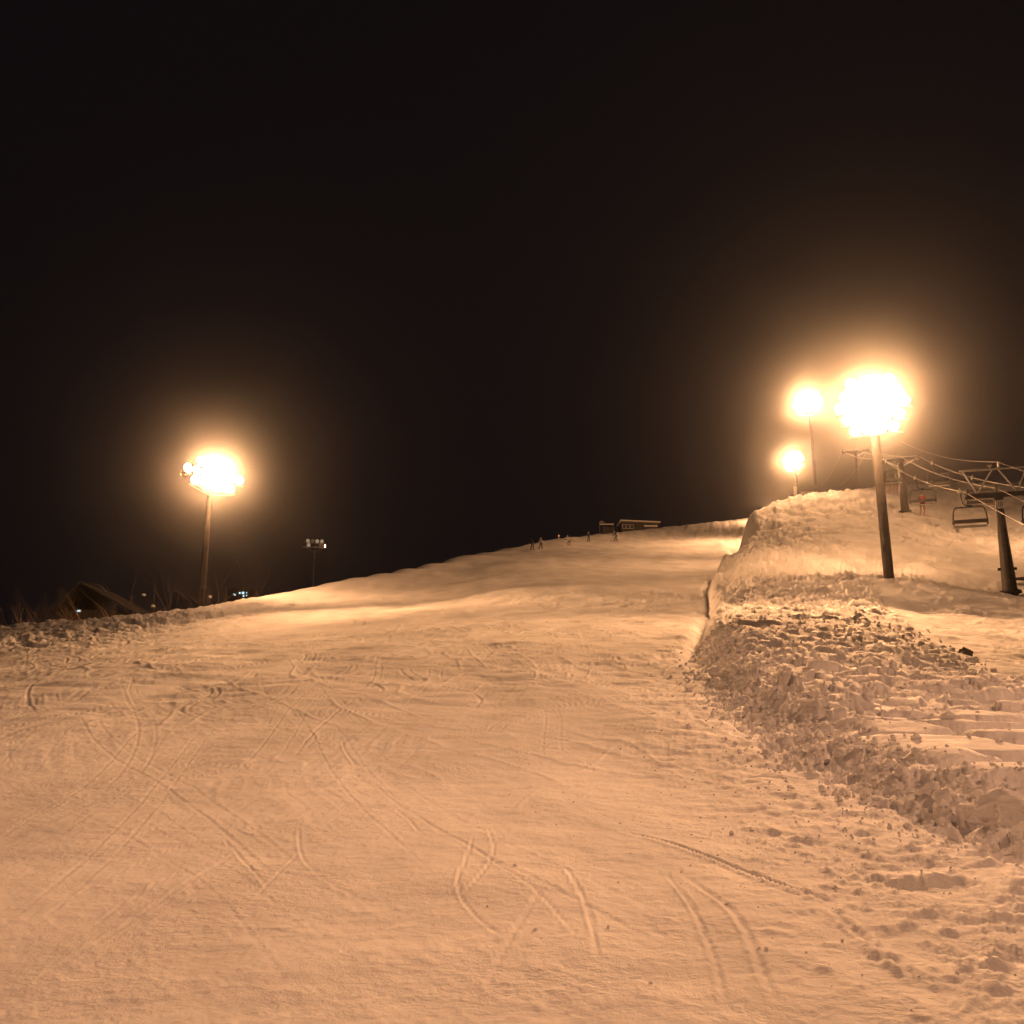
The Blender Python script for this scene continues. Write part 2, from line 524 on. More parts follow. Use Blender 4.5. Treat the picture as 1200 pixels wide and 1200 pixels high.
def snow_material():
    m, nt, b = new_mat("snow")
    N, Lk = nt.nodes, nt.links
    co = N.new("ShaderNodeNewGeometry")
    n1 = N.new("ShaderNodeTexNoise")
    n1.inputs["Scale"].default_value = .5
    n1.inputs["Detail"].default_value = 9
    mp = N.new("ShaderNodeMapping")
    mp.inputs["Rotation"].default_value = (0, 0, R(-14))
    mp.inputs["Scale"].default_value = (1.0, .28, 1.0)
    Lk.new(co.outputs["Position"], mp.inputs["Vector"])
    Lk.new(mp.outputs["Vector"], n1.inputs["Vector"])
    cr = N.new("ShaderNodeValToRGB")
    cr.color_ramp.elements[0].position = .3
    cr.color_ramp.elements[0].color = (.60, .59, .59, 1)
    cr.color_ramp.elements[1].position = .7
    cr.color_ramp.elements[1].color = (.86, .85, .85, 1)
    Lk.new(n1.outputs["Fac"], cr.inputs["Fac"])
    Lk.new(cr.outputs["Color"], b.inputs["Base Color"])
    hs = None
    for sc, amp, det in ((3.5, .030, 4), (17, .012, 4), (75, .0045, 3)):
        n = N.new("ShaderNodeTexNoise")
        n.inputs["Scale"].default_value = sc
        n.inputs["Detail"].default_value = det
        n.inputs["Roughness"].default_value = .6
        Lk.new(co.outputs["Position"], n.inputs["Vector"])
        mu = N.new("ShaderNodeMath")
        mu.operation = 'MULTIPLY'
        mu.inputs[1].default_value = amp
        Lk.new(n.outputs["Fac"], mu.inputs[0])
        if sc > 10:
            pn = N.new("ShaderNodeTexNoise")
            pn.inputs["Scale"].default_value = .9 if sc < 50 else 1.6
            pn.inputs["Detail"].default_value = 3
            Lk.new(co.outputs["Position"], pn.inputs["Vector"])
            pm_ = N.new("ShaderNodeMapRange")
            pm_.inputs[1].default_value = .42
            pm_.inputs[2].default_value = .66
            pm_.inputs[3].default_value = .15
            pm_.inputs[4].default_value = 1.5
            Lk.new(pn.outputs["Fac"], pm_.inputs[0])
            mu2 = N.new("ShaderNodeMath")
            mu2.operation = 'MULTIPLY'
            Lk.new(mu.outputs[0], mu2.inputs[0])
            Lk.new(pm_.outputs[0], mu2.inputs[1])
            mu = mu2
        if hs is None:
            hs = mu.outputs[0]
        else:
            ad = N.new("ShaderNodeMath")
            ad.operation = 'ADD'
            Lk.new(hs, ad.inputs[0])
            Lk.new(mu.outputs[0], ad.inputs[1])
            hs = ad.outputs[0]
    bu = N.new("ShaderNodeBump")
    bu.inputs["Strength"].default_value = 1.0
    bu.inputs["Distance"].default_value = 1.0
    Lk.new(hs, bu.inputs["Height"])
    Lk.new(bu.outputs["Normal"], b.inputs["Normal"])
    # icy scraped patches
    ni = N.new("ShaderNodeTexNoise")
    ni.inputs["Scale"].default_value = 1.7
    ni.inputs["Detail"].default_value = 5
    Lk.new(co.outputs["Position"], ni.inputs["Vector"])
    mr = N.new("ShaderNodeMapRange")
    mr.inputs[1].default_value = .52
    mr.inputs[2].default_value = .72
    mr.inputs[3].default_value = .85
    mr.inputs[4].default_value = .68
    Lk.new(ni.outputs["Fac"], mr.inputs[0])
    Lk.new(mr.outputs[0], b.inputs["Roughness"])
    b.inputs["Specular IOR Level"].default_value = .12
    return m


def plain(name, col, rough=.6, metal=0, var=.25, scale=6, bump=.003):
    m, nt, b = new_mat(name)
    N, Lk = nt.nodes, nt.links
    co = N.new("ShaderNodeTexCoord")
    n = N.new("ShaderNodeTexNoise")
    n.inputs["Scale"].default_value = scale
    n.inputs["Detail"].default_value = 5
    Lk.new(co.outputs["Object"], n.inputs["Vector"])
    cr = N.new("ShaderNodeValToRGB")
    cr.color_ramp.elements[0].position = .3
    cr.color_ramp.elements[1].position = .7
    cr.color_ramp.elements[0].color = tuple(c * (1 - var) for c in col) + (1,)
    cr.color_ramp.elements[1].color = tuple(min(1, c * (1 + var)) for c in col) + (1,)
    Lk.new(n.outputs["Fac"], cr.inputs["Fac"])
    Lk.new(cr.outputs["Color"], b.inputs["Base Color"])
    b.inputs["Roughness"].default_value = rough
    b.inputs["Metallic"].default_value = metal
    bu = N.new("ShaderNodeBump")
    bu.inputs["Distance"].default_value = bump
    Lk.new(n.outputs["Fac"], bu.inputs["Height"])
    Lk.new(bu.outputs["Normal"], b.inputs["Normal"])
    return m


def glow(name, col, strength):
    m, nt, b = new_mat(name)
    b.inputs["Base Color"].default_value = (.3, .3, .3, 1)
    b.inputs["Emission Color"].default_value = (*col, 1)
    b.inputs["Emission Strength"].default_value = strength
    return m


M = dict(
    snow=snow_material(),
    concrete=plain("weathered concrete", (.075, .062, .05), .85, 0, .3, 3),
    steel=plain("galvanised steel", (.42, .42, .42), .45, .6, .2, 8),
    dark_steel=plain("painted dark steel", (.03, .027, .025), .55, .2, .3, 6),
    tower=plain("rusty grey tower paint", (.055, .046, .04), .6, .1, .35, 3),
    rope=plain("steel rope", (.30, .28, .26), .5, .3, .2, 20),
    housing=plain("lamp housing", (.32, .31, .30), .45, .4, .2, 8),
    lens=glow("lit sodium lamp glass", (1.0, .50, .235), 90),
    lens_dim=glow("weakly lit lamp glass", (1.0, .8, .55), .22),
    lens_off=plain("unlit lamp glass", (.35, .34, .33), .15, 0, .1, 8),
    seat=plain("dark chair padding", (.035, .028, .025), .6, 0, .3, 10),
    rubber=plain("black rubber", (.03, .03, .03), .7, 0, .2, 10),
    white=plain("white painted metal", (.75, .74, .72), .5, 0, .1, 6),
    bark=plain("bare brown bark", (.24, .18, .13), .85, 0, .4, 12),
    roof=plain("dark roof sheet", (.016, .014, .013), .7, 0, .3, 4),
    wall=plain("weathered boards", (.022, .018, .015), .8, 0, .3, 5),
    pale=plain("pale trim", (.40, .37, .35), .6, 0, .15, 5),
    pane=plain("dark window glass", (.03, .03, .035), .12, 0, .1, 5),
    lit_pane=glow("lit window glass", (.55, .9, 1.0), 1.3),
    rock=plain("dark rock", (.12, .10, .085), .85, 0, .4, 6, .02),
    wood=plain("old timber", (.09, .065, .045), .8, 0, .3, 8),
    red=plain("red ski jacket", (.22, .03, .028), .75, 0, .15, 20),
    navy=plain("navy ski jacket", (.03, .035, .06), .8, 0, .15, 20),
    black=plain("black ski clothes", (.02, .02, .022), .8, 0, .15, 20),
    beige=plain("light ski clothes", (.42, .38, .33), .8, 0, .15, 20),
    grey=plain("grey ski trousers", (.10, .10, .105), .8, 0, .15, 20),
    skin=plain("skin", (.55, .36, .27), .6, 0, .05, 20),
    ski=plain("ski top", (.30, .07, .05), .35, 0, .2, 20),
)


# ------------------------------------------------------------------ mesh helpers
def link(o, parent=None):
    COL.objects.link(o)
    if parent is not None:
        o.parent = parent
    return o


def tag(o, label=None, cat=None, group=None, kind=None):
    if label:
        o['label'] = label
    if cat:
        o['category'] = cat
    if group:
        o['group'] = group
    if kind:
        o['kind'] = kind
    return o


def empty(name, loc, rz=0):
    o = bpy.data.objects.new(name, None)
    o.empty_display_size = .3
    o.location = loc
    o.rotation_euler = (0, 0, rz)
    return link(o)


def build(name, bm, mat, parent=None, smooth=False, loc=None):
    me = bpy.data.meshes.new(name)
    bmesh.ops.recalc_face_normals(bm, faces=bm.faces)
    bm.to_mesh(me)
    bm.free()
    if smooth:
        me.polygons.foreach_set("use_smooth", [True] * len(me.polygons))
    me.materials.append(M[mat] if isinstance(mat, str) else mat)
    o = bpy.data.objects.new(name, me)
    if loc is not None:
        o.location = loc
    return link(o, parent)


def share(name, me, parent, loc=(0, 0, 0), rot=(0, 0, 0), scale=(1, 1, 1)):
    o = bpy.data.objects.new(name, me)
    o.location, o.rotation_euler, o.scale = loc, rot, scale
    return link(o, parent)


def tube(bm, pts, rad, n=8, cap=True):
    """a tube through points; rad is one number or one per point"""
    pts = [Vector(p) for p in pts]
    rads = [rad] * len(pts) if not hasattr(rad, '__len__') else list(rad)
    rings = []
    up = None
    for k, p in enumerate(pts):
        if k == 0:
            t = pts[1] - p
        elif k == len(pts) - 1:
            t = p - pts[k - 1]
        else:
            t = (pts[k + 1] - p).normalized() + (p - pts[k - 1]).normalized()
        t.normalize()
        if up is None:
            up = Vector((0, 0, 1)) if abs(t.z) < .9 else Vector((1, 0, 0))
        a = t.cross(up)
        if a.length < 1e-4:
            a = t.orthogonal()
        a.normalize()
        b = a.cross(t).normalized()
        up = b
        rings.append([bm.verts.new(p + (a * math.cos(2 * math.pi * i / n) + b * math.sin(2 * math.pi * i / n)) * rads[k]) for i in range(n)])
    for r0, r1 in zip(rings, rings[1:]):
        for i in range(n):
            bm.faces.new((r0[i], r0[(i + 1) % n], r1[(i + 1) % n], r1[i]))
    if cap:
        bm.faces.new(rings[0][::-1])
        bm.faces.new(rings[-1])
    return bm


def box(bm, c, s, rot=None, bevel=0.0):
    g = bmesh.ops.create_cube(bm, size=1)
    vs = g['verts']
    mat = Matrix.Translation(Vector(c)) @ (rot.to_4x4() if rot is not None else Matrix.Identity(4)) @ Matrix.Diagonal((*s, 1))
    bmesh.ops.transform(bm, matrix=mat, verts=vs)
    if bevel:
        es = list({e for v in vs for e in v.link_edges})
        bmesh.ops.bevel(bm, geom=es, offset=bevel, segments=2, affect='EDGES')
    return bm


def nb():
    return bmesh.new()


def drum(bm, c, axis, r, h, n=16, r2=None):
    a = Vector(axis).normalized()
    c = Vector(c)
    tube(bm, [c - a * h / 2, c + a * h / 2], [r, r if r2 is None else r2], n)
    return bm


# ------------------------------------------------------------------ the snow ground
def make_ground():
    fine = np.linspace(R(-31), R(31), 1060)
    coarse_r = R(31) + np.cumsum(np.linspace(.15, 5.2, 60) / 57.3)
    coarse_r = coarse_r[coarse_r < R(178)]
    th = np.concatenate([-coarse_r[::-1], fine, coarse_r])
    rad = [1.2]
    while rad[-1] < 260:
        r = rad[-1]
        rad.append(r * (1.0058 if 3.5 < r < 125 else 1.02))
    while rad[-1] < 900:
        rad.append(rad[-1] * 1.06)
    rad = np.array(rad)
    RR, TT = np.meshgrid(rad, th, indexing='ij')
    X, Y = RR * np.sin(TT), RR * np.cos(TT)
    x, y = X.ravel(), Y.ravel()
    z = base(np.clip(x, -330, 330), np.clip(y, -250, 480))
    z = np.maximum(z, -30 - .0 * x)
    d = np.zeros_like(z)
    inn = RR.ravel() < 260
    d[inn] = detail(x[inn], y[inn])
    z = z + d
    nr, nc = RR.shape
    idx = np.arange(nr * nc).reshape(nr, nc)
    nxt = np.roll(idx, -1, axis=1)
    q = np.stack([idx[:-1], nxt[:-1], nxt[1:], idx[1:]], -1).reshape(-1, 4)
    v = np.c_[x, y, z]
    c = len(v)
    v = np.vstack([v, [[0, 0, float(base(0., 0.))]]])
    tri = np.stack([np.full(nc, c), nxt[0], idx[0]], -1)
    me = bpy.data.meshes.new("snow_slope")
    nl = q.size + tri.size
    me.vertices.add(len(v))
    me.vertices.foreach_set("co", v.astype(np.float32).ravel())
    me.loops.add(nl)
    me.loops.foreach_set("vertex_index", np.concatenate([q.ravel(), tri.ravel()]).astype(np.int32))
    me.polygons.add(len(q) + len(tri))
    ls = np.concatenate([np.arange(len(q)) * 4, q.size + np.arange(len(tri)) * 3])
    me.polygons.foreach_set("loop_start", ls.astype(np.int32))
    me.update(calc_edges=True)
    me.polygons.foreach_set("use_smooth", np.ones(len(me.polygons), bool))
    me.materials.append(M['snow'])
    me.validate()
    # outward normals up
    o = bpy.data.objects.new("snow_slope", me)
    link(o)
    if me.polygons[1000].normal.z < 0:
        me.flip_normals()
    tag(o, kind='structure', label="wide groomed night ski slope of churned snow rising to a dark crest")
    return o


SLOPE = make_ground()

# loose chunks of snow broken off the bank
from mathutils import noise as mnoise
chunk_meshes = []
for k in range(10):
    bm = nb()
    bmesh.ops.create_icosphere(bm, subdivisions=4, radius=1.0)
    cuts = [(Vector((random.gauss(0, 1), random.gauss(0, 1), random.gauss(0, .8))).normalized(), random.uniform(.5, .85)) for _ in range(9)]
    off = Vector((k * 7.1, k * 3.3, 0))
    for v in bm.verts:
        n = v.co.normalized()
        d = 1.0
        for cn, cd_ in cuts:
            q = n.dot(cn)
            if q > .05:
                t = cd_ / q
                d = min(d, t)
        d *= 1 + .16 * mnoise.noise(n * 1.6 + off) + .10 * mnoise.noise(n * 4.2 + off) + .06 * mnoise.noise(n * 10 + off)
        v.co = Vector((n.x * d, n.y * d * .85, n.z * d * .75))
    me = bpy.data.meshes.new("snow_chunk")
    bm.to_mesh(me)
    bm.free()
    me.polygons.foreach_set("use_smooth", [True] * len(me.polygons))
    me.materials.append(M['snow'])
    chunk_meshes.append(me)


def crumbs(n):
    """thousands of small crumbs fallen from the bank: one mass"""
    r = np.random.default_rng(4)
    t = (1 + 5 ** .5) / 2
    iv = np.array([(-1, t, 0), (1, t, 0), (-1, -t, 0), (1, -t, 0), (0, -1, t), (0, 1, t), (0, -1, -t), (0, 1, -t), (t, 0, -1), (t, 0, 1), (-t, 0, -1), (-t, 0, 1)]) / 1.9
    fc = np.array([(0, 11, 5), (0, 5, 1), (0, 1, 7), (0, 7, 10), (0, 10, 11), (1, 5, 9), (5, 11, 4), (11, 10, 2), (10, 7, 6), (7, 1, 8), (3, 9, 4), (3, 4, 2), (3, 2, 6), (3, 6, 8), (3, 8, 9), (4, 9, 5), (2, 4, 11), (6, 2, 10), (8, 6, 7), (9, 8, 1)])
    k1, k2 = int(n * .72), int(n * .07)
    y = np.r_[5 + 27 * r.random(k1) ** 1.7, r.uniform(4.2, 11, k2), r.uniform(12, 36, n - k1 - k2)]
    x = np.r_[edge(y[:k1]) + r.normal(.35, .42, k1), edge(y[k1:k1 + k2]) - np.abs(r.normal(0, 1.5, k2)),
              np.zeros(n - k1 - k2)]
    yy = y[k1 + k2:]
    x[k1 + k2:] = edge(yy) + .6 + (right_lim(yy) - edge(yy)) * r.random(len(yy))
    s_ = np.exp(r.normal(-4.75, .6, n)) * np.r_[np.full(k1, 1.0), np.full(k2, .4), np.full(n - k1 - k2, 1.3)] * (1 + y / 20)
    z = ground(x, y) + s_ * .3
    V = iv[None] * (1 + r.uniform(-.35, .35, (n, 12, 1))) * s_[:, None, None] * r.uniform(.7, 1.3, (n, 1, 3))
    V += np.c_[x, y, z][:, None]
    Fc = fc[None] + (np.arange(n) * 12)[:, None, None]
    me = bpy.data.meshes.new("snow_crumbs")
    me.from_pydata(V.reshape(-1, 3).tolist(), [], Fc.reshape(-1, 3).tolist())
    me.materials.append(M['snow'])
    o = bpy.data.objects.new("snow_crumbs", me)
    link(o)
    tag(o, kind='stuff', label="small crumbs of snow strewn along the foot of the ploughed bank")


crumbs(7000)


def put_chunks(spots):
    xs = np.array([a[0] for a in spots])
    ys = np.array([a[1] for a in spots])
    zs = ground(xs, ys)
    for (x, y, s), z in zip(spots, zs):
        share("snow_chunk", random.choice(chunk_meshes), SLOPE, (x, y, z + s * .12),
              (random.uniform(-.5, .5), random.uniform(-.5, .5), random.uniform(0, 6.28)),
              (s * random.uniform(.8, 1.3), s * random.uniform(.7, 1.1), s * random.uniform(.7, 1.0)))


spots = []
for px, py, s in ((1092, 938, .16), (1112, 945, .14), (1136, 958, .19), (1150, 960, .12), (1172, 962, .22), (1190, 968, .24), (1205, 984, .18),
                  (1090, 968, .07), (1064, 967, .06), (1118, 982, .09), (1020, 905, .10), (985, 892, .11)):
    h = hit(px, py)
    if h:
        spots.append((h[0], h[1], s))
cr = random.Random(3)
for _ in range(75):                                           # along the bank's front
    y = 6.5 + 24 * cr.random() ** 1.5
    x = float(edge(y)) + cr.gauss(.25, .32)
    spots.append((x, y, cr.uniform(.03, .085) * (1 + y / 30)))
for _ in range(70):                                          # on the broken snow behind
    y = cr.uniform(13, 30)
    x = cr.uniform(float(edge(y)) + .8, float(right_lim(y)))
    spots.append((x, y, cr.uniform(.05, .13) * (1 + y / 60)))
for _ in range(40):                                           # strewn on the piste near the bank
    y = cr.uniform(5.5, 16)
    x = float(edge(y)) - abs(cr.gauss(0, 1.0)) - .2
    spots.append((x, y, cr.uniform(.01, .024)))
put_chunks(spots)


# ------------------------------------------------------------------ floodlights
def lamp_head_meshes():
    bm = nb()
    prof = [(-.34, .10), (-.30, .16), (-.10, .22), (.0, .33), (.04, .35)]
    tube(bm, [(0, -a, 0) for a, r in prof], [r for a, r in prof], 16)
    box(bm, (0, .20, .22), (.10, .08, .16))
    me = bpy.data.meshes.new("floodlight")
    bmesh.ops.recalc_face_normals(bm, faces=bm.faces)
    bm.to_mesh(me)
    bm.free()
    me.materials.append(M['housing'])
    out = [me]
    for mt in ('lens', 'lens_dim', 'lens_off'):
        bm = nb()
        tube(bm, [(0, -.045, 0), (0, -.075, 0), (0, -.10, 0)], [.325, .28, .12], 16)
        l = bpy.data.meshes.new("lens")
        bmesh.ops.recalc_face_normals(bm, faces=bm.faces)
        bm.to_mesh(l)
        bm.free()
        l.materials.append(M[mt])
        out.append(l)
    return out


HEAD, LENS, LENS_DIM, LENS_OFF = lamp_head_meshes()


def flood_pole(base_xyz, top_z, aim, label, rows, power, r0=.30, r1=.20, color=SODIUM, lit=None, size=2.4, spread=120, tilt=22, added_lamps=()):
    x, y, z = base_xyz
    az = math.atan2(aim[0] - x, -(aim[1] - y))                 # rack faces local -Y
    root = empty("floodlight_pole", (x, y, z), az)
    tag(root, label, "floodlight pole", "floodlight poles along the night slope")
    H = top_z - z
    bm = nb()
    tube(bm, [(0, 0, -.6), (0, 0, H * .5), (0, 0, H + .7)], [r0, (r0 + r1) / 2, r1], 20)
    build("pole", bm, 'concrete', root, True)
    bm = nb()
    box(bm, (0, -.24, 1.7), (.34, .18, .5), bevel=.02)
    build("switch_box", bm, 'tower', root)
    zr = [H + (len(rows) - 1) * .38 - k * .76 for k in range(len(rows))]
    span = max(n * sp for n, sp in rows)
    for (n, sp), zz in zip(rows, zr):
        bm = nb()
        box(bm, (0, -.30, zz - .36), (n * sp + .1, .11, .11))
        build("crossarm", bm, 'steel', root)
    for sx in (-1, 1):
        bm = nb()
        tube(bm, [(0, -.12, H - 1.6), (sx * span * .36, -.30, zr[-1] - .42)], .045, 6)
        build("brace", bm, 'steel', root)
    i = 0
    for (n, sp), zz in zip(rows, zr):
        for k in range(n):
            hx = (k - (n - 1) / 2) * sp
            f = share("floodlight", HEAD, root, (hx, -.34, zz), (R(tilt), 0, R(random.uniform(-9, 9))))
            lm = LENS if lit is None else (LENS_DIM if i in lit else LENS_OFF)
            share("lens", lm, f)
            i += 1
    if power:
        ld = bpy.data.lights.new("floodlight_beam", 'AREA')
        ld.shape = 'DISK'
        ld.size = size
        ld.spread = R(spread)
        ld.energy = power
        ld.color = color
        lo = bpy.data.objects.new("floodlight_beam", ld)
        lo.location = (0, -.75, H)
        lo.rotation_euler = (-R(90 - tilt), 0, 0)
        link(lo, root)
    for q, (pw, (tx, ty), bt) in enumerate(added_lamps):                  # added heads turned to light trees, mound, crest and pole feet
        ba = math.atan2(tx - x, -(ty - y)) - az
        bx = (-span * .42, span * .42, 0)[q] if q else (-span * .42 if math.sin(ba) < 0 else span * .42)
        if bt > 60:
            bx = 0
        f = share("floodlight", HEAD, root, (bx, .25 if bt < 60 else -1.0, H - .3 + .5 * q - (1.9 if bt > 60 else 0)), (R(bt), 0, ba))
        share("lens", LENS, f)
        ld = bpy.data.lights.new("floodlight_beam", 'AREA')
        ld.shape = 'DISK'
        ld.size = .6
        ld.energy = pw
        ld.color = color
        ld.spread = R(120) if pw > 3600 else R(180)
        lo = bpy.data.objects.new("floodlight_beam", ld)
        lo.location = (bx + (.4 * math.sin(ba) if bt < 60 else 0), (.25 - .5 * math.cos(ba) if bt < 60 else -1.15), H - .35 + .5 * q - (2.1 if bt > 60 else 0))
        lo.rotation_euler = (-R(90 - bt), 0, ba)
        link(lo, root)
    return root


def foot(px, py, Y):
    p = P(px, py, Y)
    return p[0], p[1]


POWER = 1.0
# right, close: the dazzling one
x, y = foot(1042, 679, 59)
flood_pole((x, y, gz(x, y)), P(1030, 477, 59)[2], (4, 14),
           "tall concrete floodlight pole beside the lift with the largest dazzling lamp cluster", [(4, .72), (5, .74), (6, .74), (5, .74), (4, .72)], 18500 * POWER, .30, .25, size=3.0, tilt=0, spread=112, added_lamps=[(3000, (36, 96), -3), (260, (19, 52), 62)])
x, y = foot(957, 585, 116)
flood_pole((x, y, gz(x, y)), P(957, 473, 116)[2], (8, 80),
           "floodlight pole behind the mound with the upper of two smaller lit clusters", [(4, .76), (5, .76), (4, .76)], 10000 * POWER, .2, .14, tilt=16, spread=150)
x, y = foot(935, 580, 142)
flood_pole((x, y, gz(x, y)), P(938, 541, 142)[2], (10, 122),
           "floodlight pole rising behind the mound with the lowest lit cluster", [(4, .76), (5, .76), (4, .76)], 10000 * POWER, .2, .14, tilt=14, spread=150, added_lamps=[(7000, (12, 190), 4)])
x, y = foot(235, 713, 72)
flood_pole((x, y, gz(x, y)), P(249, 557, 72)[2], (5, 46),
           "lone tall floodlight pole with a lit cluster on the left shoulder of the slope", [(4, .72), (7, .70), (5, .72)], 12500 * POWER, .25, .2, tilt=0, added_lamps=[(1900, (-40, 76), 14), (3400, (2, 120), 8), (300, (-12, 74), 62)], spread=112)
x, y = foot(366, 690, 175)
flood_pole((x, y, gz(x, y)), P(365, 637, 175)[2], (-2, 40),
           "small distant floodlight pole with mostly unlit lamps beyond the left crest", [(4, .8), (2, 2.1)], 0, .17, .12, lit=(0, 2, 3, 4), added_lamps=[(15000, (24, 190), 4)])
x, y = foot(908, 596, 203)  # hidden post added only to light the far right crest
flood_pole((x, y, gz(x, y)), gz(x, y) + 2.6, (24, 199),
           "unseen short lamp post added behind the snow mound to light the far crest", [(2, .8)], 3200 * POWER, .12, .09, tilt=6, spread=160)
flood_pole((52, 70, gz(52, 70)), gz(52, 70) + 11, (36, 92),  # out-of-view pole added to brighten the slope behind the chairs
           "unseen floodlight pole added beyond the lift line outside the right edge", [(4, .8), (4, .8)], 3800 * POWER, .2, .15, tilt=10, spread=150)
# unseen poles added to light the foreground, continuing the two rows
flood_pole((17, 8, gz(17, 8)), gz(17, 8) + 12, (0, 11),
           "unseen floodlight pole added to the right row just outside the right edge", [(5, .8), (5, .8)], 530 * POWER, .25, .2, tilt=26, color=SODIUM_COOL)
flood_pole((-17, -10, gz(-17, -10)), gz(-17, -10) + 12, (-3, 12),
           "unseen floodlight pole added to the left row downhill of the viewpoint", [(5, .8), (5, .8)], 760 * POWER, .25, .2, tilt=26, color=SODIUM_COOL)

# ------------------------------------------------------------------ chair lift
LD = Vector((.265, 1, 0)).normalized()                        # uphill direction of the line
LN = Vector((LD.y, -LD.x, 0))                                 # to the right of it
LA = math.atan2(-LD.x, LD.y)
GAUGE = 3.6
T1 = Vector(P(1131, 577, 60))
T2 = Vector(P(1033, 537, 103))
T3 = Vector(P(987, 528, 140))
T4 = Vector(P(962, 570, 190))
T0 = T1 + (T1 - T2).normalized() * 46
T0.z -= .6


def span_pts(a, b, sag, n=24):
    return [a.lerp(b, k / n) - Vector((0, 0, sag * 4 * (k / n) * (1 - k / n))) for k in range(n + 1)]


def rope_pts(off, dz=0, sag=(.3, .55, .5, .7)):
    o = []
    sup = [T0, T1, T2, T3, T4]
    for a, b, s in zip(sup, sup[1:], sag):
        q = span_pts(a + LN * off + Vector((0, 0, dz)), b + LN * off + Vector((0, 0, dz)), s)
        o += q if not o else q[1:]
    return o


ROPE_L = rope_pts(0)
ROPE_R = rope_pts(GAUGE)


def rope(name, pts, r, label):
    bm = nb()
    tube(bm, pts, r, 6)
    o = build(name, bm, 'rope', None, True)
    return tag(o, label, "cable", "cables of the chair lift")


rope("haul_rope", ROPE_L, .022, "left haul rope of the chair lift running up past the outer end of the crossarm")
rope("haul_rope", ROPE_R, .022, "right haul rope of the chair lift carrying the chairs farther from the piste")
rope("signal_cable", rope_pts(GAUGE / 2, .12, (.3, .5, .4, .6))[:73], .018, "middle cable strung over the tower heads between the two haul ropes")
rope("signal_cable", [p for p in rope_pts(GAUGE / 2 + .25, 1.78, (.3, .6, .5, .6))[:49]], .012, "highest cable resting on the single wheel above the near lift tower")


def lift_tower(corner, ground_z, r0, r1, truss, label, plate=False):
    c = corner + LN * GAUGE / 2
    root = empty("lift_tower", (c.x, c.y, ground_z), LA)
    tag(root, label, "lift tower", "towers of the chair lift")
    H = c.z - ground_z - .10                                   # rope height above the foot
    bm = nb()
    tube(bm, [(0, 0, -.6), (0, 0, .25), (0, 0, H - .35)], [r0, r0, r1], 20)
    build("column", bm, 'tower', root, True)
    bm = nb()
    drum(bm, (0, 0, .05), (0, 0, 1), r0 * 1.5, .12, 20)
    build("foot_plate", bm, 'tower', root)
    bm = nb()
    box(bm, (0, 0, H - .20), (GAUGE + .15, .28, .30), bevel=.03)
    build("crossarm", bm, 'dark_steel', root)
    bm = nb()
    box(bm, (0, 0, H - .46), (r1 * 2.6, r1 * 2.6, .22), bevel=.03)
    build("head_plate", bm, 'dark_steel', root)
    for sx in (-1, 1):
        hx = sx * GAUGE / 2
        bm = nb()
        box(bm, (hx, 0, H - .02), (.07, 1.7, .12))
        box(bm, (hx, 0, H - .12), (.14, .2, .2))
        sb = build("sheave_beam", bm, 'dark_steel', root)
        for k in range(4):
            bm = nb()
            drum(bm, (hx, -.66 + k * .44, H - .06), (1, 0, 0), .16, .07, 16)
            build("sheave", bm, 'rubber', sb)
    if truss:
        zt = H + 1.45
        bm = nb()
        box(bm, (.05, 0, zt), (GAUGE + .5, .10, .10))
        build("top_bar", bm, 'steel', root)
        for a, b in ((-.62, -1.0), (-.62, -.08), (.62, .12), (.62, 1.0)):
            bm = nb()
            tube(bm, [(a * GAUGE / 2, 0, H - .05), (b * GAUGE / 2, 0, zt - .05)], .055, 8)
            build("strut", bm, 'steel', root)
        bm = nb()
        drum(bm, (.25, 0, zt + .24), (1, 0, 0), .19, .08, 20)
        build("wheel", bm, 'steel', root)
        bm = nb()
        box(bm, (.25, .0, zt + .09), (.14, .10, .1))
        build("wheel_bracket", bm, 'steel', root)
        bm = nb()
        tube(bm, [(-.25, 0, zt + .05), (-.25, 0, zt + .2)], .03, 6)
        box(bm, (-.25, 0, zt + .24), (.26, .1, .1))
        build("cable_clamp", bm, 'steel', root)
        bm = nb()
        tube(bm, [(-.06, -.06, H - .05), (-.06, -.06, H + .42)], .05, 6)
        build("cable_post", bm, 'dark_steel', root)
        for sx in (-1, 1):
            bm = nb()
            box(bm, (sx * (r0 * .92 + .05), 0, 1.45), (.16, .14, .14))
            build("step_bracket", bm, 'dark_steel', root)
    else:
        for sx in (-1, 1):
            bm = nb()
            tube(bm, [(sx * r1, 0, H - .9), (sx * GAUGE * .38, 0, H - .32)], .05, 6)
            build("brace", bm, 'steel', root)
    bm = nb()
    for sx in (-.17, .17):
        tube(bm, [(sx, -r0 - .12, .9), (sx, -r1 - .12, H - .6)], .018, 5)
    n = int((H - 1.6) / .38)
    for k in range(n):
        t = k / max(1, n - 1)
        yy = -(r0 * (1 - t) + r1 * t) - .12
        tube(bm, [(-.17, yy, .95 + k * .38), (.17, yy, .95 + k * .38)], .014, 5)
    lad = build("ladder", bm, 'tower', root)
    if plate:
        bm = nb()
        box(bm, (-.02, -r1 - .30, H - .92), (.36, .015, .50))
        pl = build("number_plate", bm, 'white', root)
        bm = nb()
        for dx in (-.10, 0, .10):
            box(bm, (-.02 + dx, -r1 - .312, H - .86), (.045, .008, .26))
        box(bm, (-.02, -r1 - .3125, H - 1.05), (.26, .006, .03))
        build("number_mark", bm, 'dark_steel', pl)
    return root


